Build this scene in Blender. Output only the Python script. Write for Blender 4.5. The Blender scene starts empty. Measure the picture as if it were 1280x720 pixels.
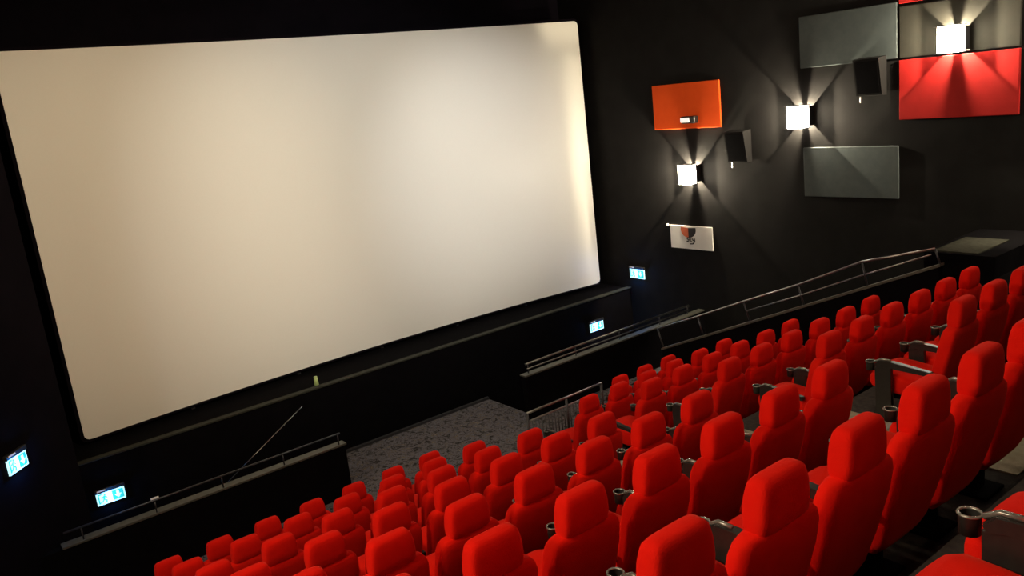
import bpy, bmesh, math, random
from mathutils import Vector, Matrix
random.seed(7)
S = bpy.context.scene
COL = S.collection
PI = math.pi

# ------------------------------------------------------------ camera
CAMZ = 5.72
cam_data = bpy.data.cameras.new('camera')
cam_data.sensor_width = 36.0
cam_data.lens = 1043.2 * 36.0 / 1280.0
cam_data.clip_start = 0.05
cam = bpy.data.objects.new('camera', cam_data)
COL.objects.link(cam)
R_ = ((0.78114981, -0.22531616, 0.58226935),
      (-0.61452357, -0.11271338, 0.78080501),
      (0.11029844, 0.96774393, 0.22650813))      # rows: world X, Y, down in lens axes
right = Vector((R_[0][0], R_[1][0], -R_[2][0]))
down = Vector((R_[0][1], R_[1][1], -R_[2][1]))
fwd = Vector((R_[0][2], R_[1][2], -R_[2][2]))
up = -down
m = Matrix((( right.x, up.x, -fwd.x, 0), (right.y, up.y, -fwd.y, 0), (right.z, up.z, -fwd.z, CAMZ), (0, 0, 0, 1)))
cam.matrix_world = m
S.camera = cam

# ------------------------------------------------------------ light levels
EXPOSURE = 0.0
WORLD = 0.004
SCONCE_IN = 480.0        # lamp inside a sconce (W)
SCONCE_SIDE = 280.0      # bulb between back plate and glass (W)
SCONCE_GLASS = 90.0     # opal glass of a sconce
LEFT_FILL = 640.0       # added spots by the left wall, fill for the seats (W)
CEIL_GLOW = 26.0  # glow of the added ceiling fill lights
SCREEN_SPOT = 1.0       # strength of the added ceiling lights that brighten the screen
S.view_settings.view_transform = 'Standard'
S.view_settings.look = 'None'
S.view_settings.exposure = EXPOSURE
S.view_settings.gamma = 1.0
S.view_settings.use_curve_mapping = False
w = bpy.data.worlds.new('world'); S.world = w; w.use_nodes = True
w.node_tree.nodes['Background'].inputs[0].default_value = (0.6, 0.5, 0.9, 1)
w.node_tree.nodes['Background'].inputs[1].default_value = WORLD

# ------------------------------------------------------------ materials
def mat(name, col, rough=0.6, metal=0.0, spec=0.5, emit=None, estr=0.0, noise=None, bump=None, sheen=0.0, sheencol=None):
    mt = bpy.data.materials.new(name); mt.use_nodes = True
    nt = mt.node_tree; b = nt.nodes['Principled BSDF']
    b.inputs['Base Color'].default_value = (*col, 1)
    b.inputs['Roughness'].default_value = rough
    b.inputs['Metallic'].default_value = metal
    b.inputs['Specular IOR Level'].default_value = spec
    if sheen:
        b.inputs['Sheen Weight'].default_value = sheen
        b.inputs['Sheen Roughness'].default_value = 0.4
        if sheencol: b.inputs['Sheen Tint'].default_value = (*sheencol, 1)
    if emit:
        b.inputs['Emission Color'].default_value = (*emit, 1)
        b.inputs['Emission Strength'].default_value = estr
    tc = nt.nodes.new('ShaderNodeTexCoord')
    if noise:
        sc, col2, det = noise
        n = nt.nodes.new('ShaderNodeTexNoise'); n.inputs['Scale'].default_value = sc; n.inputs['Detail'].default_value = det
        r = nt.nodes.new('ShaderNodeValToRGB')
        r.color_ramp.elements[0].position = 0.35; r.color_ramp.elements[1].position = 0.65
        r.color_ramp.elements[0].color = (*col, 1); r.color_ramp.elements[1].color = (*col2, 1)
        nt.links.new(tc.outputs['Object'], n.inputs['Vector'])
        nt.links.new(n.outputs['Fac'], r.inputs['Fac']); nt.links.new(r.outputs['Color'], b.inputs['Base Color'])
    if bump:
        sc, st = bump
        n = nt.nodes.new('ShaderNodeTexNoise'); n.inputs['Scale'].default_value = sc; n.inputs['Detail'].default_value = 3
        bp = nt.nodes.new('ShaderNodeBump'); bp.inputs['Strength'].default_value = st; bp.inputs['Distance'].default_value = 0.01
        nt.links.new(tc.outputs['Object'], n.inputs['Vector'])
        nt.links.new(n.outputs['Fac'], bp.inputs['Height']); nt.links.new(bp.outputs['Normal'], b.inputs['Normal'])
    return mt

M = {}
M['fabric'] = mat('red_fabric', (0.90, 0.012, 0.004), 0.9, spec=0.08, noise=(9, (0.84, 0.009, 0.004), 2), bump=(160, 0.25), sheen=0.12, sheencol=(1, 0.25, 0.12))
M['wall'] = mat('dark_wall_cloth', (0.0125, 0.0115, 0.0112), 0.92, spec=0.1, noise=(3, (0.0155, 0.0145, 0.014), 4), bump=(90, 0.2))
M['wallfront'] = mat('black_front_cloth', (0.004, 0.003, 0.005), 0.95, spec=0.06, noise=(4, (0.0055, 0.004, 0.0065), 3))
M['black'] = mat('matt_black_paint', (0.003, 0.0025, 0.0032), 0.95, spec=0.04, noise=(5, (0.0042, 0.0036, 0.0044), 3))
M['ceiling'] = mat('black_ceiling', (0.006, 0.006, 0.006), 0.95, spec=0.1, noise=(2, (0.009, 0.009, 0.009), 3))
M['plastic'] = mat('black_plastic', (0.018, 0.017, 0.016), 0.38, spec=0.5, noise=(30, (0.024, 0.022, 0.02), 2))
M['rim'] = mat('grey_rim_plastic', (0.30, 0.29, 0.26), 0.25, metal=0.6, noise=(20, (0.36, 0.34, 0.30), 2))
M['steel'] = mat('brushed_steel', (0.30, 0.29, 0.28), 0.30, metal=1.0, noise=(60, (0.36, 0.35, 0.33), 3))
M['dsteel'] = mat('dark_steel', (0.06, 0.06, 0.065), 0.4, metal=0.7, noise=(40, (0.08, 0.08, 0.085), 3))
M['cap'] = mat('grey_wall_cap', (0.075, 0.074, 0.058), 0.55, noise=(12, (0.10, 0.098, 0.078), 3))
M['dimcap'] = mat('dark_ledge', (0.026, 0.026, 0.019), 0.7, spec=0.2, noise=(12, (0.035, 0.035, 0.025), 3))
M['tread'] = mat('tread_carpet', (0.050, 0.044, 0.044), 0.95, spec=0.06, noise=(22, (0.075, 0.067, 0.06), 5), bump=(120, 0.3))
M['landingpatch'] = mat('lit_landing_patch', (0.03, 0.03, 0.022), 0.95, spec=0.1, noise=(14, (0.045, 0.043, 0.032), 4))  # colour of the light patch on the landing
M['aisle'] = mat('lit_aisle_carpet', (0.36, 0.325, 0.235), 0.95, spec=0.1, noise=(18, (0.45, 0.41, 0.31), 5), bump=(120, 0.3))  # tread carpet made paler to stand for light falling in the aisle
M['nosing'] = mat('aluminium_nosing', (0.45, 0.44, 0.40), 0.4, metal=0.5, noise=(50, (0.55, 0.53, 0.5), 2))
M['orange'] = mat('orange_panel_cloth', (0.95, 0.105, 0.014), 0.85, spec=0.1, noise=(6, (0.92, 0.098, 0.013), 3), bump=(140, 0.15))
M['redpanel'] = mat('red_panel_cloth', (0.34, 0.014, 0.012), 0.85, spec=0.1, noise=(6, (0.31, 0.013, 0.011), 3), bump=(140, 0.15))
M['greypanel'] = mat('grey_panel_cloth', (0.062, 0.074, 0.075), 0.9, spec=0.12, noise=(8, (0.072, 0.084, 0.083), 3), bump=(140, 0.15))
M['darkpanel'] = mat('olive_black_panel_cloth', (0.022, 0.021, 0.016), 0.9, spec=0.2, noise=(8, (0.026, 0.024, 0.018), 3), bump=(140, 0.15))
M['white'] = mat('white_board', (0.84, 0.82, 0.77), 0.6, noise=(5, (0.88, 0.86, 0.81), 2))
M['ink'] = mat('black_ink', (0.015, 0.012, 0.012), 0.6, noise=(9, (0.02, 0.016, 0.016), 2))
M['inkorange'] = mat('orange_ink', (0.70, 0.16, 0.06), 0.6, noise=(9, (0.62, 0.13, 0.05), 2))
M['opal'] = mat('opal_glass', (0.9, 0.9, 0.85), 0.3, emit=(1.0, 0.90, 0.70), estr=SCONCE_GLASS)
M['emlamp'] = mat('small_lamp_glass', (0.8, 0.8, 0.75), 0.3, emit=(1.0, 0.95, 0.85), estr=0.75)
M['ceilglow'] = mat('ceiling_fill_glass', (0.9, 0.9, 0.85), 0.3, emit=(1.0, 0.78, 0.52), estr=CEIL_GLOW)
M['signwhite'] = mat('lit_sign_face', (0.8, 0.9, 0.9), 0.4, emit=(0.50, 0.95, 1.0), estr=1.15)
M['signgreen'] = mat('lit_sign_green', (0.0, 0.35, 0.25), 0.4, emit=(0.04, 0.52, 0.42), estr=0.9)
M['blueled'] = mat('blue_step_light', (0.05, 0.05, 0.5), 0.4, emit=(0.04, 0.03, 1.0), estr=0.5)
M['yellowglint'] = mat('pale_green_reflection', (0.35, 0.42, 0.14), 0.3, emit=(0.5, 0.6, 0.2), estr=0.12)  # reflection on the ledge, given as a faint glow
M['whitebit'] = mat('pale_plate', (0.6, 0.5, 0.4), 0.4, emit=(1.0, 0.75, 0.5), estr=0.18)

# floor carpet in front of the screen: mottled
mt = bpy.data.materials.new('mottled_carpet'); mt.use_nodes = True; nt = mt.node_tree; b = nt.nodes['Principled BSDF']
b.inputs['Roughness'].default_value = 0.95; b.inputs['Specular IOR Level'].default_value = 0.1
tc = nt.nodes.new('ShaderNodeTexCoord')
n1 = nt.nodes.new('ShaderNodeTexNoise'); n1.inputs['Scale'].default_value = 8; n1.inputs['Detail'].default_value = 6; n1.inputs['Roughness'].default_value = 0.8; n1.inputs['Distortion'].default_value = 1.2
r1 = nt.nodes.new('ShaderNodeValToRGB'); cr = r1.color_ramp
cr.elements[0].position = 0.36; cr.elements[0].color = (0.02, 0.018, 0.02, 1)
cr.elements[1].position = 0.68; cr.elements[1].color = (0.36, 0.31, 0.25, 1)
for ps, c in ((0.45, (0.06, 0.055, 0.048, 1)), (0.52, (0.20, 0.19, 0.23, 1)), (0.58, (0.085, 0.065, 0.045, 1))):
    e = cr.elements.new(ps); e.color = c
nt.links.new(tc.outputs['Object'], n1.inputs['Vector']); nt.links.new(n1.outputs['Fac'], r1.inputs['Fac']); nt.links.new(r1.outputs['Color'], b.inputs['Base Color'])
M['carpet'] = mt

# screen: matt coat with a broad sheen
mt = bpy.data.materials.new('gain_screen_cloth'); mt.use_nodes = True; nt = mt.node_tree; b = nt.nodes['Principled BSDF']
tc = nt.nodes.new('ShaderNodeTexCoord')
n1 = nt.nodes.new('ShaderNodeTexNoise'); n1.inputs['Scale'].default_value = 40; n1.inputs['Detail'].default_value = 2
r1 = nt.nodes.new('ShaderNodeValToRGB')
r1.color_ramp.elements[0].color = (0.80, 0.77, 0.70, 1); r1.color_ramp.elements[1].color = (0.83, 0.80, 0.73, 1)
nt.links.new(tc.outputs['Object'], n1.inputs['Vector']); nt.links.new(n1.outputs['Fac'], r1.inputs['Fac']); nt.links.new(r1.outputs['Color'], b.inputs['Base Color'])
b.inputs['Roughness'].default_value = 0.42; b.inputs['Specular IOR Level'].default_value = 0.6
M['screen'] = mt

# ------------------------------------------------------------ helpers
def link(name, me, material, parent=None, smooth=False):
    me.materials.append(material)
    if smooth:
        for p in me.polygons: p.use_smooth = True
    o = bpy.data.objects.new(name, me); COL.objects.link(o)
    if parent: o.parent = parent
    return o
def obj(name, bm, material, parent=None, smooth=False):
    bmesh.ops.recalc_face_normals(bm, faces=bm.faces)
    me = bpy.data.meshes.new(name); bm.to_mesh(me); bm.free()
    return link(name, me, material, parent, smooth)
def tag(o, label, cat, group=None):
    o['label'] = label; o['category'] = cat
    if group: o['group'] = group
    return o
def thing(name, label, cat, loc=(0, 0, 0), rotz=0.0, group=None):
    o = bpy.data.objects.new(name, None); COL.objects.link(o); o.empty_display_size = 0.1
    o.location = loc; o.rotation_euler = (0, 0, rotz)
    return tag(o, label, cat, group)
def struct(name, bm, material, smooth=False):
    o = obj(name, bm, material, None, smooth); o['kind'] = 'structure'; return o
def box(bm, x0, x1, y0, y1, z0, z1, bev=0.0):
    vs = [bm.verts.new((x, y, z)) for x in (x0, x1) for y in (y0, y1) for z in (z0, z1)]
    fs = [bm.faces.new([vs[i] for i in f]) for f in ((0, 1, 3, 2), (4, 6, 7, 5), (0, 4, 5, 1), (2, 3, 7, 6), (0, 2, 6, 4), (1, 5, 7, 3))]
    if bev > 0:
        es = list({e for f in fs for e in f.edges})
        bmesh.ops.bevel(bm, geom=es, offset=bev, segments=2, affect='EDGES', profile=0.5)
def tube(bm, pts, r, n=8, closed=False):
    pts = [Vector(p) for p in pts]; rings = []
    N = len(pts)
    for i, p in enumerate(pts):
        if closed: d = pts[(i + 1) % N] - pts[i - 1]
        else: d = pts[min(i + 1, N - 1)] - pts[max(i - 1, 0)]
        d.normalize()
        a = Vector((0, 0, 1)) if abs(d.z) < 0.9 else Vector((1, 0, 0))
        u = d.cross(a).normalized(); v = d.cross(u)
        rings.append([bm.verts.new(p + (u * math.cos(2 * PI * k / n) + v * math.sin(2 * PI * k / n)) * r) for k in range(n)])
    rng = range(N) if closed else range(N - 1)
    for i in rng:
        A, B = rings[i], rings[(i + 1) % N]
        for k in range(n): bm.faces.new((A[k], A[(k + 1) % n], B[(k + 1) % n], B[k]))
    if not closed:
        bm.faces.new(rings[0]); bm.faces.new(rings[-1][::-1])
def prism(bm, poly, axis, a0, a1):
    """extrude a polygon along axis ('x': poly is (y,z); 'y': poly is (x,z); 'z': poly is (x,y))"""
    def P(p, a): return {'x': (a, p[0], p[1]), 'y': (p[0], a, p[1]), 'z': (p[0], p[1], a)}[axis]
    A = [bm.verts.new(P(p, a0)) for p in poly]; B = [bm.verts.new(P(p, a1)) for p in poly]
    n = len(poly)
    bm.faces.new(A); bm.faces.new(B[::-1])
    for i in range(n): bm.faces.new((A[i], B[i], B[(i + 1) % n], A[(i + 1) % n]))
def loft(bm, secs, n=20):
    """secs: list of (centre, u axis, v axis, half u, half v, exponent)"""
    rings = []
    for c, u, v, hu, hv, ex in secs:
        c = Vector(c); u = Vector(u); v = Vector(v); ring = []
        for k in range(n):
            t = 2 * PI * (k + 0.5) / n; ct, st = math.cos(t), math.sin(t)
            ring.append(bm.verts.new(c + u * (hu * math.copysign(abs(ct) ** (2 / ex), ct)) + v * (hv * math.copysign(abs(st) ** (2 / ex), st))))
        rings.append(ring)
    for i in range(len(rings) - 1):
        for k in range(n): bm.faces.new((rings[i][k], rings[i][(k + 1) % n], rings[i + 1][(k + 1) % n], rings[i + 1][k]))
    bm.faces.new(rings[0][::-1]); bm.faces.new(rings[-1])

# ------------------------------------------------------------ seating geometry
P = 0.58
Y0, DY = 1.728, 1.2502
H0, DH = -1.471 + CAMZ, -0.5197         # head height of each row
SEATH = 1.13
def rowY(i): return Y0 + DY * i
def rowF(i): return H0 + DH * i - SEATH
LX0, DX, RX0 = 0.2163 - 0.05, 0.0681, 6.7887 - 0.05
def seatX(block, i, k): return (RX0 if block else LX0) + DX * i + P * k
EDGE = -0.20                             # riser behind the seat backs
XR = 10.62

# ------------------------------------------------------------ the room
LW = -4.0
bm = bmesh.new()      # raked seating deck, one step per row
poly = [(rowY(6) + EDGE, -0.3)]
poly = []
for i in range(5, -7, -1):
    poly += [(rowY(i + 1) + EDGE, rowF(i)), (rowY(i) + EDGE, rowF(i))]
poly = [(rowY(6) + EDGE, -0.3)] + poly + [(rowY(-6) + EDGE, -0.3)]
prism(bm, poly, 'x', LW, XR)
struct('floor', bm, M['tread'])
bm = bmesh.new()
box(bm, LW, 13.3, rowY(6) + EDGE, 11.2, -0.3, 0.0)
box(bm, 4.87, 8.62, 11.2, 12.70, -0.3, 0.0)
struct('floor.001', bm, M['carpet'])
bm = bmesh.new(); box(bm, LW, 13.3, 11.0, 14.9, -1.9, -1.6); struct('floor.002', bm, M['black'])
# faces below the carpet and along its edge
bm = bmesh.new()
box(bm, 4.87, 8.62, 12.70, 12.76, -1.6, 0.05, 0.008)
struct('trim_1', bm, M['dsteel'])
# walls
YB = -7.2; ZC = 9.3
bm = bmesh.new(); box(bm, 13.3, 13.5, YB, 15.1, -1.9, ZC); struct('wall_right', bm, M['wall'])
bm = bmesh.new(); box(bm, LW - .2, 13.5, 14.9, 15.1, -1.9, ZC); struct('wall_front', bm, M['wallfront'])
bm = bmesh.new(); box(bm, LW - .2, 13.5, YB - .2, YB, -1.9, ZC); struct('wall_back', bm, M['wall'])
bm = bmesh.new()
prism(bm, [(LW, YB), (LW, 6.03), (1.43, 12.0), (1.43, 14.9), (1.25, 14.9), (1.25, 12.08), (LW - .2, 6.11), (LW - .2, YB)], 'z', -1.9, ZC)
struct('wall_left', bm, M['wallfront'])
bm = bmesh.new(); box(bm, LW - .2, 13.5, YB - .2, 15.1, ZC, ZC + .2); struct('ceiling', bm, M['ceiling'])
# stage wall below the screen
bm = bmesh.new(); box(bm, 1.43, 13.3, 13.3, 14.9, -1.6, 1.08); struct('wall_stage', bm, M['black'])
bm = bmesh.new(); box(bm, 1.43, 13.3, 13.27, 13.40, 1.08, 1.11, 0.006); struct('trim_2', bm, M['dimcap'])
# low walls round the two stair pits
bm = bmesh.new(); prism(bm, [(0.70, 11.2), (0.82, 11.32), (4.87, 11.32), (4.87, 11.2)], 'z', -1.6, 0.82); struct('wall_left_pit', bm, M['black'])
bm = bmesh.new(); box(bm, 0.95, 4.89, 11.18, 11.34, 0.82, 0.85, 0.005); struct('trim_3', bm, M['cap'])
bm = bmesh.new(); box(bm, 8.43, 13.3, 11.2, 11.32, -1.6, 0.82); struct('wall_right_pit', bm, M['black'])
bm = bmesh.new(); box(bm, 8.41, 13.3, 11.18, 11.34, 0.82, 0.85, 0.005); struct('trim_4', bm, M['cap'])
# steps down into the right pit
bm = bmesh.new()
for k in range(3):
    box(bm, 8.62, 10.2, 11.34 + 0.38 * k, 11.34 + 0.38 * (k + 1), -1.6, -0.16 * (k + 1))
struct('floor.003', bm, M['black'])
bm = bmesh.new()
for k in range(3):
    box(bm, 8.63, 8.93, 11.66 + 0.38 * k, 11.72 + 0.38 * k, -0.16 * (k + 1), -0.16 * (k + 1) + .012)
struct('trim_5', bm, M['nosing'])
t = thing('step_light', 'dim blue light strips along the steps at the right edge of the front carpet', 'step light', (8.64, 11.42, -.4))
for k in range(3):
    bm = bmesh.new(); box(bm, -.018, .02, .38 * k, .38 * k + .18, .4 - 0.16 * (k + 1) + .02, .4 - 0.16 * (k + 1) + .08)
    obj('light_strip', bm, M['blueled'], t)
# aisle half steps with nosings
bm = bmesh.new(); bn = bmesh.new()
for i in range(0, 6):
    xa = seatX(0, i, 8) + 0.40; xb = seatX(1, i, 0) - 0.40
    ya = rowY(i + 1) + EDGE; z = rowF(i)
    yb = rowY(i) + EDGE           # riser up to the next row behind is at yb
    box(bm, xa, xb, yb, yb + 0.42, z, z + 0.26)
    box(bm, xa - .1, xb + .1, yb + .42, yb + DY, z, z + .01)
    box(bn, xa, xb, yb + 0.37, yb + 0.425, z + 0.26, z + 0.268)
    box(bn, xa, xb, yb - 0.055, yb + 0.005, z - DH, z - DH + 0.008)
struct('trim_6', bm, M['aisle']); struct('trim_7', bn, M['nosing'])
# parapet beside the right block
bm = bmesh.new(); prism(bm, [(9.95, 0.0), (9.95, 0.93), (5.05, 2.93), (5.05, 0.0)], 'x', XR, XR + .10); struct('wall_parapet', bm, M['black'])
bm = bmesh.new(); prism(bm, [(9.97, 0.93), (9.97, 0.965), (5.03, 2.98), (5.03, 2.945)], 'x', XR - .01, XR + .11); struct('trim_8', bm, M['cap'])
# ramp and landing by the right wall
bm = bmesh.new(); prism(bm, [(11.0, 0.0), (5.7, 1.7), (5.7, 0.0)], 'x', XR + .1, 13.3); struct('floor.004', bm, M['black'])
bm = bmesh.new(); box(bm, 11.55, 13.3, 4.75, 5.7, 0, 2.90); struct('floor.005', bm, M['black'])
bm = bmesh.new(); box(bm, 11.62, 12.6, 5.0, 5.60, 2.90, 2.915); struct('floor.007', bm, M['landingpatch'])  # paler slab standing in for the patch of light on the landing
bm = bmesh.new(); box(bm, XR, 13.3, YB, 4.75, -0.2, 2.60); struct('floor.006', bm, M['black'])

# ------------------------------------------------------------ the screen
SX0, SX1, SZ0, SZ1, SAG, SR = 1.845, 13.02, 1.19, 7.08, 0.33, 0.09
def screen_y(x):
    t = (x - (SX0 + SX1) / 2) / ((SX1 - SX0) / 2)
    return 14.0 + SAG * (1 - t * t)
def screen_strip(bm, off, thick, x0, x1, z0, z1, r, nx=64, nz=6):
    cols = []
    for i in range(nx + 1):
        t = i / nx; x = x0 + (x1 - x0) * (0.5 - 0.5 * math.cos(PI * t))
        d = min(x - x0, x1 - x); c = 0.0
        if d < r: c = r - math.sqrt(max(0, r * r - (r - d) ** 2))
        y = screen_y(min(max(x, SX0), SX1)) + off
        cols.append([[bm.verts.new((x, y + s * thick, z0 + c + (z1 - z0 - 2 * c) * j / nz)) for j in range(nz + 1)] for s in (0, 1)])
    for i in range(nx):
        for s in (0, 1):
            for j in range(nz):
                a = cols[i][s][j], cols[i + 1][s][j], cols[i + 1][s][j + 1], cols[i][s][j + 1]
                bm.faces.new(a if s == 0 else a[::-1])
        for j in (0, nz):
            bm.faces.new((cols[i][0][j], cols[i + 1][0][j], cols[i + 1][1][j], cols[i][1][j]))
    for i in (0, nx):
        for j in range(nz): bm.faces.new((cols[i][0][j], cols[i][0][j + 1], cols[i][1][j + 1], cols[i][1][j]))
t = thing('cinema_screen', 'huge blank curved pale screen filling the front wall', 'screen', ((SX0 + SX1) / 2, 14.3, 1.08))
inv = Vector(t.location)
def local(bm, v=inv):
    bmesh.ops.translate(bm, verts=bm.verts, vec=-v); return bm
bm = bmesh.new(); screen_strip(bm, 0.0, 0.02, SX0, SX1, SZ0, SZ1, SR); obj('screen_cloth', local(bm), M['screen'], t)
bm = bmesh.new(); screen_strip(bm, 0.035, 0.06, SX0 - .05, SX1 + .05, SZ0 - .05, SZ1 + .05, SR + .02); obj('screen_frame', local(bm), M['wallfront'], t)
for x in (3.6, 5.6, 7.4, 9.2, 11.0):
    bm = bmesh.new(); y = screen_y(x); box(bm, x - .03, x + .03, y + .1, y + .16, 1.08, 2.2); obj('support_post', local(bm), M['dsteel'], t)

# ------------------------------------------------------------ right wall: panels
XW = 13.3
def wall_panel(y0, y1, z0, z1, material, name, label):
    t = thing(name, label, 'wall panel', (XW, (y0 + y1) / 2, z0))
    hy = (y1 - y0) / 2
    bm = bmesh.new(); box(bm, -.05, -.004, -hy + .01, hy - .01, .01, z1 - z0 - .01, 0.01)
    obj('panel_cloth', bm, material, t)
    return t
wall_panel(10.46, 12.19, 4.62, 5.54, M['orange'], 'acoustic_panel', 'orange wall panel on dark wall nearest the screen')
wall_panel(5.17, 6.95, 4.60, 5.55, M['redpanel'], 'acoustic_panel', 'bright red wall panel below the uppermost visible wall lamp')
wall_panel(6.96, 8.71, 5.56, 6.44, M['greypanel'], 'acoustic_panel', 'upper of two grey wall panels, left of the uppermost lamp')
wall_panel(6.95, 8.70, 3.32, 4.21, M['greypanel'], 'acoustic_panel', 'lower of two grey wall panels, below the middle lamp')
wall_panel(5.17, 6.94, 5.56, 6.36, M['darkpanel'], 'acoustic_panel', 'dark olive wall panel directly behind the uppermost visible lamp')
wall_panel(5.17, 6.95, 6.38, 7.30, M['redpanel'], 'acoustic_panel', 'red wall panel cut off by the top edge above the uppermost lamp')

# white notice
t = thing('wall_sign', 'white rectangular sign with an orange and black round emblem and scribble', 'sign', (XW, 11.4, 2.14))
HW, HH = 0.555, 0.49
bm = bmesh.new(); box(bm, -.03, 0, -HW, HW, 0, HH, 0.004); obj('board', bm, M['white'], t)
def half_disc(sgn, material, name):
    bm = bmesh.new(); R0 = 0.175; cy, cz = 0.06, 0.435
    pts = [(cy, cz + .01)]
    for k in range(9):
        a = -PI / 2 + sgn * (PI * 0.58) * k / 8
        pts.append((cy + R0 * math.cos(a) * 1.15, cz - .02 + R0 * math.sin(a)))
    prism(bm, pts, 'x', -.034, -.0305); obj(name, bm, material, t)
# seen from the seats, wall right is toward smaller y
half_disc(1, M['inkorange'], 'emblem_orange_half'); half_disc(-1, M['ink'], 'emblem_black_half')
bm = bmesh.new()
def sq(pts, r=.012): tube(bm, [(-.036, 0.0 + a, 0.0 + c) for a, c in pts], r, 6)
sq([(.06, .235), (.09, .245), (.10, .22), (.06, .195), (.07, .165), (.11, .165)], .013)
sq([(.03, .255), (.03, .17)]); sq([(-.01, .22), (.03, .195), (-.015, .165)])
sq([(-.04, .23), (-.055, .19), (-.09, .20)]); sq([(-.09, .235), (-.10, .17), (-.05, .12), (.03, .115)], .013)
obj('script_lettering', bm, M['ink'], t)
bm = bmesh.new(); bmesh.ops.create_uvsphere(bm, u_segments=12, v_segments=8, radius=.03)
o = obj('wall_button', bm, M['white'], None, True); o.location = (XW - .015, 12.03, 2.62)
tag(o, 'tiny round white knob on the dark wall left of the white sign', 'knob')

# small emergency lamp on the orange panel
t = thing('emergency_lamp', 'small black box lamp with white face on the orange panel', 'lamp', (XW - .0498, 11.2, 4.74))
bm = bmesh.new(); box(bm, -.14, 0, -.20, .14, 0, .14, .02); obj('housing', bm, M['plastic'], t)
bm = bmesh.new(); box(bm, -.155, -.13, -.08, .14, .025, .115, .008); obj('lens', bm, M['emlamp'], t)

# loudspeakers
def speaker(y, z, label):
    t = thing('wall_speaker', label, 'loudspeaker', (XW, y, z), group='dark loudspeakers on the right wall')
    bm = bmesh.new(); prism(bm, [(-.05, 0), (-.20, .02), (-.30, .60), (-.05, .62)], 'y', -.22, .22); obj('cabinet', bm, M['wall'], t)
    bm = bmesh.new(); prism(bm, [(-.203, .05), (-.213, .05), (-.297, .56), (-.287, .56)], 'y', -.19, .19); obj('grille', bm, M['black'], t)
    bm = bmesh.new(); box(bm, -.05, 0, -.05, .05, .15, .5); obj('bracket', bm, M['dsteel'], t)
    bm = bmesh.new(); tube(bm, [(-.10, .20, .0), (-.10, .20, -.10)], .012); obj('cable_plug', bm, M['rim'], t)
speaker(10.0, 3.95, 'black box loudspeaker on dark wall right of the lowest lamp')
speaker(7.36, 5.02, 'black box loudspeaker on dark wall beneath the upper grey panel')

# ------------------------------------------------------------ sconces
def make_sconce(label):
    t = thing('wall_lamp', label, 'wall lamp', (0, 0, 0), 0, 'bow-tie wall lamps')
    # local: wall is x = 0, room is toward -x
    hw, hh, d = .17, .17, .15
    for s in (-1, 1):
        bm = bmesh.new(); box(bm, -d, 0, s * hw - .006, s * hw + .006, -hh, hh); obj('side_cheek', bm, M['dsteel'], t)
    bm = bmesh.new(); box(bm, -.17, -.15, -.184, .184, -.20, .20); obj('back_plate', bm, M['dsteel'], t)
    for s in (-1, 1):
        bm = bmesh.new(); box(bm, -d, 0, -.024, .024, min(s * .10, s * hh), max(s * .10, s * hh)); obj('centre_fin', bm, M['dsteel'], t)
        bm = bmesh.new(); box(bm, -.34, -d, -.20, .20, min(s * .192, s * .20), max(s * .192, s * .20)); obj('end_cap', bm, M['dsteel'], t)
    for s in (-1, 1):      # two curved opal glass halves in front of the bulb
        bm = bmesh.new()
        pts = [(-.275, s * .008), (-.275, s * .150)] + [(-.275 - .065 * math.sin(k * PI / 10), s * (.150 + .02 * math.sin(k * PI / 5)) - s * .142 * (1 - math.cos(k * PI / 10)) / 2) for k in range(1, 10)]
        prism(bm, pts, 'z', -.19, .19); obj('opal_glass', bm, M['opal'], t)
    ld = bpy.data.lights.new('side_bulb', 'POINT'); ld.energy = SCONCE_SIDE; ld.color = (1.0, 0.86, 0.62); ld.shadow_soft_size = .012
    l = bpy.data.objects.new('side_bulb', ld); COL.objects.link(l); l.parent = t; l.location = (-.25, 0, 0)
    ld = bpy.data.lights.new('bulb', 'POINT'); ld.energy = SCONCE_IN; ld.color = (1.0, 0.86, 0.62); ld.shadow_soft_size = .012
    l = bpy.data.objects.new('bulb', ld); COL.objects.link(l); l.parent = t; l.location = (-.075, 0, 0)
    return t
def dup(root, loc, rotz=0.0, label=None):
    r = root.copy(); COL.objects.link(r); r.location = loc; r.rotation_euler = (0, 0, rotz)
    if label: r['label'] = label
    for ch in list(root.children):
        c = ch.copy(); COL.objects.link(c); c.parent = r
        for g in ch.children:
            d = g.copy(); COL.objects.link(d); d.parent = c
    return r
s0 = make_sconce('glowing wall lamp nearest the screen, between the orange panel and the white sign')
s0.location = (XW, 11.23, 3.74)
dup(s0, (XW, 8.66, 4.76), 0, 'glowing wall lamp in the middle of the three, above the lower grey panel')
dup(s0, (XW - .045, 6.04, 5.77), 0, 'glowing wall lamp farthest right, over the bright red panel')
dup(s0, (XW, 3.45, 6.80), 0, 'added unseen wall lamp beyond the right edge, higher than the red panel')  # this and the next added out of view to light the right block
dup(s0, (XW, .85, 7.80), 0, 'added unseen wall lamp beyond the right edge, highest of its row')
# added lamps on the unseen left wall, each with a spot lighting the seats
for k, (y, z) in enumerate([(6.0, 7.9), (3.2, 8.1)]):
    l = dup(s0, (LW, y, z), PI, 'added unseen wall lamp on the left wall, %s from the screen' % ('first', 'second')[k])
    ld = bpy.data.lights.new('seat_fill_spot', 'SPOT'); ld.energy = LEFT_FILL; ld.spot_size = math.radians(120); ld.spot_blend = .55; ld.color = (1.0, 0.80, 0.55); ld.shadow_soft_size = .55  # added spot filling the seats from the left
    fb = bpy.data.objects.new('seat_fill_spot', ld); COL.objects.link(fb); fb.parent = l; fb.location = (-.55, 0, 0)
    fb.rotation_mode = 'QUATERNION'; fb.rotation_quaternion = Vector((-math.cos(.70), math.cos(.70) * .22, -math.sin(.70))).to_track_quat('-Z', 'Y')   # the lamp is turned half round, so local -x faces the seats
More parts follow.
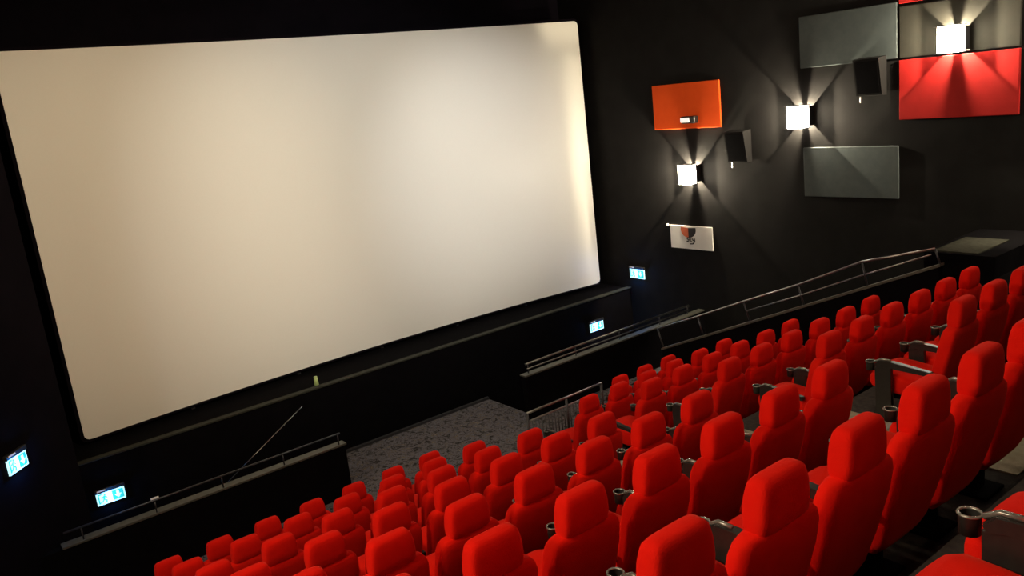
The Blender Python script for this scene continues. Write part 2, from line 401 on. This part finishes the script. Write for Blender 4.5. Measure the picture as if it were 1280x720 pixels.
# added round ceiling lights, out of view, as fill for the seat backs
for x, y in [(-1, 7.5), (4, 7.5), (9, 7.5), (-1, 2.5), (4, 2.5), (9, 2.5), (-1, -3.5), (4, -3.5), (9, -3.5)]:
    t = thing('ceiling_fill_light', 'added round ceiling fill light, %s in the %s line' % ({-1: 'left', 4: 'middle', 9: 'right'}[x], {7.5: 'front', 2.5: 'middle', -3.5: 'rear'}[y]), 'fill light', (x, y, ZC), 0, 'added round ceiling fill lights')
    bm = bmesh.new(); bmesh.ops.create_cone(bm, cap_ends=True, segments=24, radius1=.26, radius2=.26, depth=.04); o = obj('glass', bm, M['ceilglow'], t); o.location = (0, 0, -.04)
    bm = bmesh.new()
    tube(bm, [(.29 * math.cos(a), .29 * math.sin(a), -.03) for a in [2 * PI * k / 24 for k in range(24)]], .03, 8, True); obj('ring', bm, M['dsteel'], t)

# added ceiling lights, out of view, that brighten the screen
for x, tx, pw, nm, lc in ((3.2, 3.3, 2600, 'left', (1, .80, .52)), (7.2, 7.6, 3000, 'middle', (1, .96, .84)), (10.6, 10.5, 2300, 'right', (1, 1, 1))):
    t = thing('screen_fill_light', 'added black ceiling floodlight brightening the screen, %s one' % nm, 'floodlight', (x, 2.0, ZC), 0, 'added floodlights for the screen')
    d = (Vector((tx, 14.2, 4.3)) - Vector((x, 2.0, ZC - .35))).normalized(); qd = d.to_track_quat('-Z', 'Y')
    bm = bmesh.new(); bmesh.ops.create_cone(bm, cap_ends=True, segments=20, radius1=.13, radius2=.09, depth=.28)
    o = obj('lamp_housing', bm, M['plastic'], t); o.rotation_mode = 'QUATERNION'; o.rotation_quaternion = qd; o.location = Vector((0, 0, -.35)) - d * .16
    bm = bmesh.new(); tube(bm, [(0, 0, 0), (0, 0, -.3)], .02); obj('mount', bm, M['dsteel'], t)
    ld = bpy.data.lights.new('screen_fill_bulb', 'SPOT'); ld.energy = SCREEN_SPOT * pw; ld.color = lc; ld.spot_size = math.radians(30 if nm == 'right' else 44); ld.spot_blend = 1.0; ld.shadow_soft_size = .08
    l = bpy.data.objects.new('screen_fill_bulb', ld); COL.objects.link(l); l.parent = t; l.location = Vector((0, 0, -.35)) + d * .02; l.rotation_mode = 'QUATERNION'; l.rotation_quaternion = qd

# ------------------------------------------------------------ exit signs
def exit_sign(loc, rotz, label, wd=.40, ht=.19):
    """faces local -y"""
    t = thing('exit_sign', label, 'exit sign', loc, rotz, 'lit exit signs')
    h = wd / 2
    bm = bmesh.new(); box(bm, -h - .015, h + .015, -.05, 0, ht - .0, ht + .06, .006); obj('housing', bm, M['plastic'], t)
    bm = bmesh.new(); box(bm, -h + .02, -h + .14, -.058, -.05, ht + .03, ht + .05); obj('test_window', bm, M['whitebit'], t)
    bm = bmesh.new(); box(bm, -h, h, -.035, -.015, 0, ht); f = obj('lit_panel', bm, M['signwhite'], t)
    s = ht
    def pane(x0, x1): return None
    # running figure on the left
    bm = bmesh.new(); yy0, yy1 = -.039, -.0352
    cx = -h * .48
    def limb(a, b_, wdt=.014):
        a = Vector(a); b_ = Vector(b_); d = (b_ - a).normalized(); n = Vector((-d.y, d.x)) * wdt / 2
        q = [a + n, b_ + n, b_ - n, a - n]; prism(bm, [(p.x, p.y) for p in q], 'y', yy0, yy1)
    prism(bm, [(cx + .015 + .013 * math.cos(a), s * .80 + .013 * math.sin(a)) for a in [PI * k / 5 for k in range(10)]], 'y', yy0, yy1)
    limb((cx + .01, s * .72), (cx - .005, s * .42), .022); limb((cx + .01, s * .68), (cx + .045, s * .52)); limb((cx + .005, s * .68), (cx - .035, s * .58))
    limb((cx, s * .43), (cx + .032, s * .32)); limb((cx + .032, s * .32), (cx + .022, s * .12)); limb((cx - .004, s * .43), (cx - .03, s * .25)); limb((cx - .03, s * .25), (cx - .065, s * .2))
    limb((-h + .03, s * .12), (-h + .03, s * .88), .018); limb((-h + .03, s * .88), (-h + .075, s * .88), .016)
    obj('running_figure', bm, M['signgreen'], f)
    # arrow panel on the right
    bm = bmesh.new(); prism(bm, [(.02, s * .12), (h - .02, s * .12), (h - .02, s * .88), (.02, s * .88)], 'y', -.0385, -.0352); obj('arrow_field', bm, M['signgreen'], f)
    bm = bmesh.new(); ax = h / 2; prism(bm, [(ax, s * .2), (ax + .05, s * .52), (ax + .02, s * .52), (ax + .02, s * .8), (ax - .02, s * .8), (ax - .02, s * .52), (ax - .05, s * .52)], 'y', -.041, -.0388); obj('down_arrow', bm, M['signwhite'], f)
    ld = bpy.data.lights.new('sign_glow', 'POINT'); ld.energy = 8.0; ld.color = (0.05, 0.30, 1.0); ld.shadow_soft_size = .03
    l = bpy.data.objects.new('sign_glow', ld); COL.objects.link(l); l.parent = t; l.location = (0, -.085, ht * .5)
    return t
exit_sign((1.91, 13.3, .375), 0, 'lit exit sign with running figure and arrow, below the left part of the screen')
exit_sign((12.12, 13.3, .375), 0, 'lit exit sign below the lower right corner of the screen')
exit_sign((13.3, 13.03, 1.34), -PI / 2, 'lit exit sign on the right wall, right of the screen', .44, .21)
exit_sign((0.70, 11.2, 2.0), math.atan2(.76, .69), 'lit exit sign on the slanted left wall at the far left edge', .34, .19)

# small bits near the stage
bm = bmesh.new(); box(bm, -.06, .06, -.02, 0, 0, .05, .006); o = obj('wall_plate', bm, M['whitebit']); o.location = (2.5, 13.3, .15)
tag(o, 'tiny pale plate on the black stage wall right of the left exit sign', 'plate')
bm = bmesh.new(); bmesh.ops.create_cone(bm, cap_ends=True, segments=16, radius1=.04, radius2=.03, depth=.16); o = obj('ledge_reflection', bm, M['yellowglint'], None, True); o.location = (5.53, 13.5, 1.19 - .03)  # reflection on the ledge, put in as a dim glowing cone
tag(o, 'small dim yellow-green reflection shaped as a cone on the ledge beneath the screen', 'reflection')

# ------------------------------------------------------------ railings
def rail(name, label, rails, posts, loc=(0, 0, 0), r=.018, mat_posts='dsteel', group=None, balusters=None):
    t = thing(name, label, 'railing', loc, 0, group); L = Vector(loc)
    for pts, rr, mm in rails:
        bm = bmesh.new(); tube(bm, [Vector(p) - L for p in pts], rr, 8); obj('handrail', bm, M[mm], t, True)
    for a, b_ in posts:
        bm = bmesh.new(); tube(bm, [Vector(a) - L, Vector(b_) - L], r, 8); obj('post', bm, M[mat_posts], t, True)
    for a, b_ in (balusters or []):
        bm = bmesh.new(); tube(bm, [Vector(a) - L, Vector(b_) - L], .008, 6); obj('baluster', bm, M['dsteel'], t, True)
    return t
xp = XR + .05
top = [(10.075, 1.30), (9.13, 1.671), (8.17, 2.058), (7.16, 2.45), (6.13, 2.90), (5.12, 3.163)]
bot = [(9.953, .965), (9.024, 1.352), (8.048, 1.754), (7.058, 2.153), (6.045, 2.555), (5.047, 2.973)]
mid = [(8.12, 1.905), (7.114, 2.295), (6.09, 2.721), (5.17, 3.08)]
rail('sloping_railing', 'grey metal railing running down the sloping wall beside the right block', [([(xp, y, z) for y, z in top], .017, 'steel'), ([(xp, y, z) for y, z in mid], .011, 'steel')],
     [((xp, a[0], a[1] - .03), (xp, b_[0], b_[1])) for a, b_ in zip(bot, top)], (xp, 9.95, .96), r=.014)
rail('pit_railing', 'double metal handrail on the black low wall right of the front carpet', [([(8.5, 11.26, 1.03), (12.9, 11.26, 1.03)], .02, 'steel'), ([(8.53, 11.26, .935), (12.9, 11.26, .935)], .012, 'steel')],
     [((x, 11.26, .84), (x, 11.26, 1.03)) for x in (8.55, 9.7, 10.85, 12.0, 12.85)], (8.5, 11.26, .85), r=.01)
rail('pit_railing', 'single dark handrail on the black low wall left of the front carpet', [([(1.0, 11.215, 1.02), (4.82, 11.215, 1.02)], .015, 'dsteel')],
     [((x, 11.215, .84), (x, 11.215, 1.02)) for x in (1.2, 2.1, 3.0, 3.9, 4.78)], (1.0, 11.26, .85), r=.01)
bm = bmesh.new(); tube(bm, [(0, 0, 0), (1.27, 0, .73)], .006, 8)
o = obj('steel_rod', bm, M['steel'], None, True); o.location = (3.09, 11.325, .85)
tag(o, 'thin slanting steel rod rising above the low wall left of the carpet', 'rod')
zf = rowF(5); yr = rowY(6) + EDGE - .06
xs = [6.72 + .0607 * k for k in range(0, 25)]
bl = [((x, yr, zf + .03), (x, yr, zf + .60)) for x in xs]
rail('baluster_railing', 'black baluster railing with steel handrail in front of the right block', [([(6.70, yr, zf + .745), (8.18, yr, zf + .745)], .019, 'steel'), ([(6.76, yr, zf + .62), (8.16, yr, zf + .62)], .012, 'steel'), ([(6.70, yr, zf + .04), (8.18, yr, zf + .04)], .010, 'dsteel')],
     [((x, yr, zf), (x, yr, zf + .745)) for x in (6.70, 7.45, 8.17)], (6.70, yr, zf), r=.02, balusters=bl)

# ------------------------------------------------------------ seats
def seat_meshes():
    me = {}
    X = (1, 0, 0); Yv = (0, 1, 0); Z = (0, 0, 1)
    def mk(name, bm, material, smooth=True):
        bmesh.ops.recalc_face_normals(bm, faces=bm.faces)
        d = bpy.data.meshes.new(name); bm.to_mesh(d); bm.free(); d.materials.append(material)
        if smooth:
            for p in d.polygons: p.use_smooth = True
        me[name] = d
    # headrest: back face at y=0, tapering up
    bm = bmesh.new(); secs = []
    for z, hw, hd, cy, ex in [(.874, .120, .040, .078, 4), (.880, .145, .055, .074, 4.5), (.896, .155, .062, .070, 5), (.95, .157, .064, .067, 5.5), (1.02, .151, .062, .064, 5.5), (1.057, .144, .058, .062, 5), (1.080, .138, .052, .061, 5), (1.094, .126, .043, .060, 4.5), (1.102, .108, .031, .060, 4.2), (1.105, .085, .018, .060, 4)]:
        secs.append(((0, cy, z), X, Yv, hw, hd, ex))
    loft(bm, secs, 28); mk('headrest', bm, M['fabric'])
    # backrest: rounded shoulders, leaning back
    bm = bmesh.new(); secs = []
    for z, hw, hd, cy, ex in [(.25, .18, .03, .22, 3), (.265, .208, .050, .217, 4), (.31, .228, .058, .205, 5), (.48, .244, .064, .160, 5.5), (.70, .248, .066, .103, 5.5), (.81, .244, .066, .082, 5), (.855, .230, .062, .075, 4.5), (.880, .208, .052, .072, 4.2), (.891, .165, .034, .071, 4)]:
        secs.append(((0, cy, z), X, Yv, hw, hd, ex))
    loft(bm, secs, 28); mk('backrest', bm, M['fabric'])
    # cushion, lofted front to back
    bm = bmesh.new(); secs = []
    for y, hw, hz, cz, ex in [(.20, .20, .06, .30, 3), (.215, .225, .085, .30, 4), (.35, .235, .092, .305, 5), (.55, .238, .100, .32, 5), (.68, .236, .098, .33, 4.5), (.73, .225, .085, .325, 4), (.755, .205, .062, .32, 3.5), (.765, .17, .035, .315, 3)]:
        secs.append(((0, y, cz), X, Z, hw, hz, ex))
    loft(bm, secs, 24); mk('seat_cushion', bm, M['fabric'])
    bm = bmesh.new(); box(bm, -.20, .20, .24, .70, .18, .215, .01); box(bm, -.05, .05, .30, .55, 0, .18, .008); box(bm, -.12, .12, .22, .62, 0, .02, .006); mk('seat_base', bm, M['black'], False)
    # armrest
    bm = bmesh.new()
    prism(bm, [(.17, .52), (.17, .48), (.565, .50), (.635, .475), (.655, .505), (.605, .55), (.505, .55)], 'x', -.028, .028)
    bmesh.ops.bevel(bm, geom=list(bm.edges), offset=.006, segments=2, affect='EDGES')
    mk('armrest', bm, M['plastic'], False)
    bm = bmesh.new(); tube(bm, [((.036) * math.cos(a), .70 + .038 * math.sin(a), .52) for a in [2 * PI * k / 16 for k in range(16)]], .006, 6, True); mk('cup_holder_rim', bm, M['rim'])
    bm = bmesh.new()
    secs = [((0, .70, .52), X, Yv, .036, .038, 2), ((0, .70, .445), X, Yv, .034, .036, 2)]
    rings = []
    for (c, u, v, a, b_, e), zz in zip(secs, (0, 0)):
        rings.append([bm.verts.new((a * math.cos(2 * PI * k / 16), .70 + b_ * math.sin(2 * PI * k / 16), c[2])) for k in range(16)])
    for k in range(16): bm.faces.new((rings[0][k], rings[0][(k + 1) % 16], rings[1][(k + 1) % 16], rings[1][k]))
    bm.faces.new(rings[1]); mk('cup_holder', bm, M['plastic'])
    bm = bmesh.new(); prism(bm, [(.51, .50), (.655, .485), (.64, .10), (.69, .0), (.43, .0), (.51, .10)], 'x', -.022, .022)
    bmesh.ops.bevel(bm, geom=list(bm.edges), offset=.005, segments=1, affect='EDGES'); mk('armrest_leg', bm, M['plastic'], False)
    bm = bmesh.new(); tube(bm, [(0, .52, .556), (0, .60, .556), (0, .655, .524)], .012, 6); mk('armrest_tip', bm, M['rim'])
    return me
ME = seat_meshes()
def part(name, parent, x=0.0):
    o = bpy.data.objects.new(name, ME[name]); COL.objects.link(o); o.parent = parent; o.location = (x, 0, 0); return o
ORD = ['first', 'second', 'third', 'fourth', 'fifth', 'sixth', 'seventh', 'eighth', 'ninth']
AX = .29
def make_arm(t, x):
    a = part('armrest', t, x)
    for n in ('cup_holder_rim', 'cup_holder', 'armrest_tip'): part(n, a)
    part('armrest_leg', t, x)
def make_seat(block, i, k):
    last = (k == (5 if block else 8))
    rown = ORD[6 - i]
    if block: pos = 'aisle seat' if k == 0 else ('far right seat' if k == 5 else '%s seat from the aisle' % ORD[k])
    else: pos = 'aisle seat' if k == 8 else '%s seat from the aisle' % ORD[8 - k]
    where = '%s row from the front' % rown if i >= 0 else 'row nearest the camera'
    if i == 6: where = 'front row'
    lab = 'red high-backed cinema chair, %s block, %s, %s' % ('right' if block else 'left', where, pos)
    t = thing('cinema_chair', lab, 'cinema chair', (seatX(block, i, k), rowY(i), rowF(i)), 0,
              'red cinema chairs of the %s block' % ('right' if block else 'left'))
    for n in ('headrest', 'backrest', 'seat_cushion', 'seat_base'): part(n, t)
    make_arm(t, -AX)
    if last: make_arm(t, AX)
for i in range(6, -2, -1):
    if i == -1: ks = [4, 5]
    elif i == 6: ks = range(1, 9)
    else: ks = range(2, 9)
    for k in ks: make_seat(0, i, k)
    if i >= 1:
        for k in (range(3, 6) if i == 6 else range(0, 6)): make_seat(1, i, k)
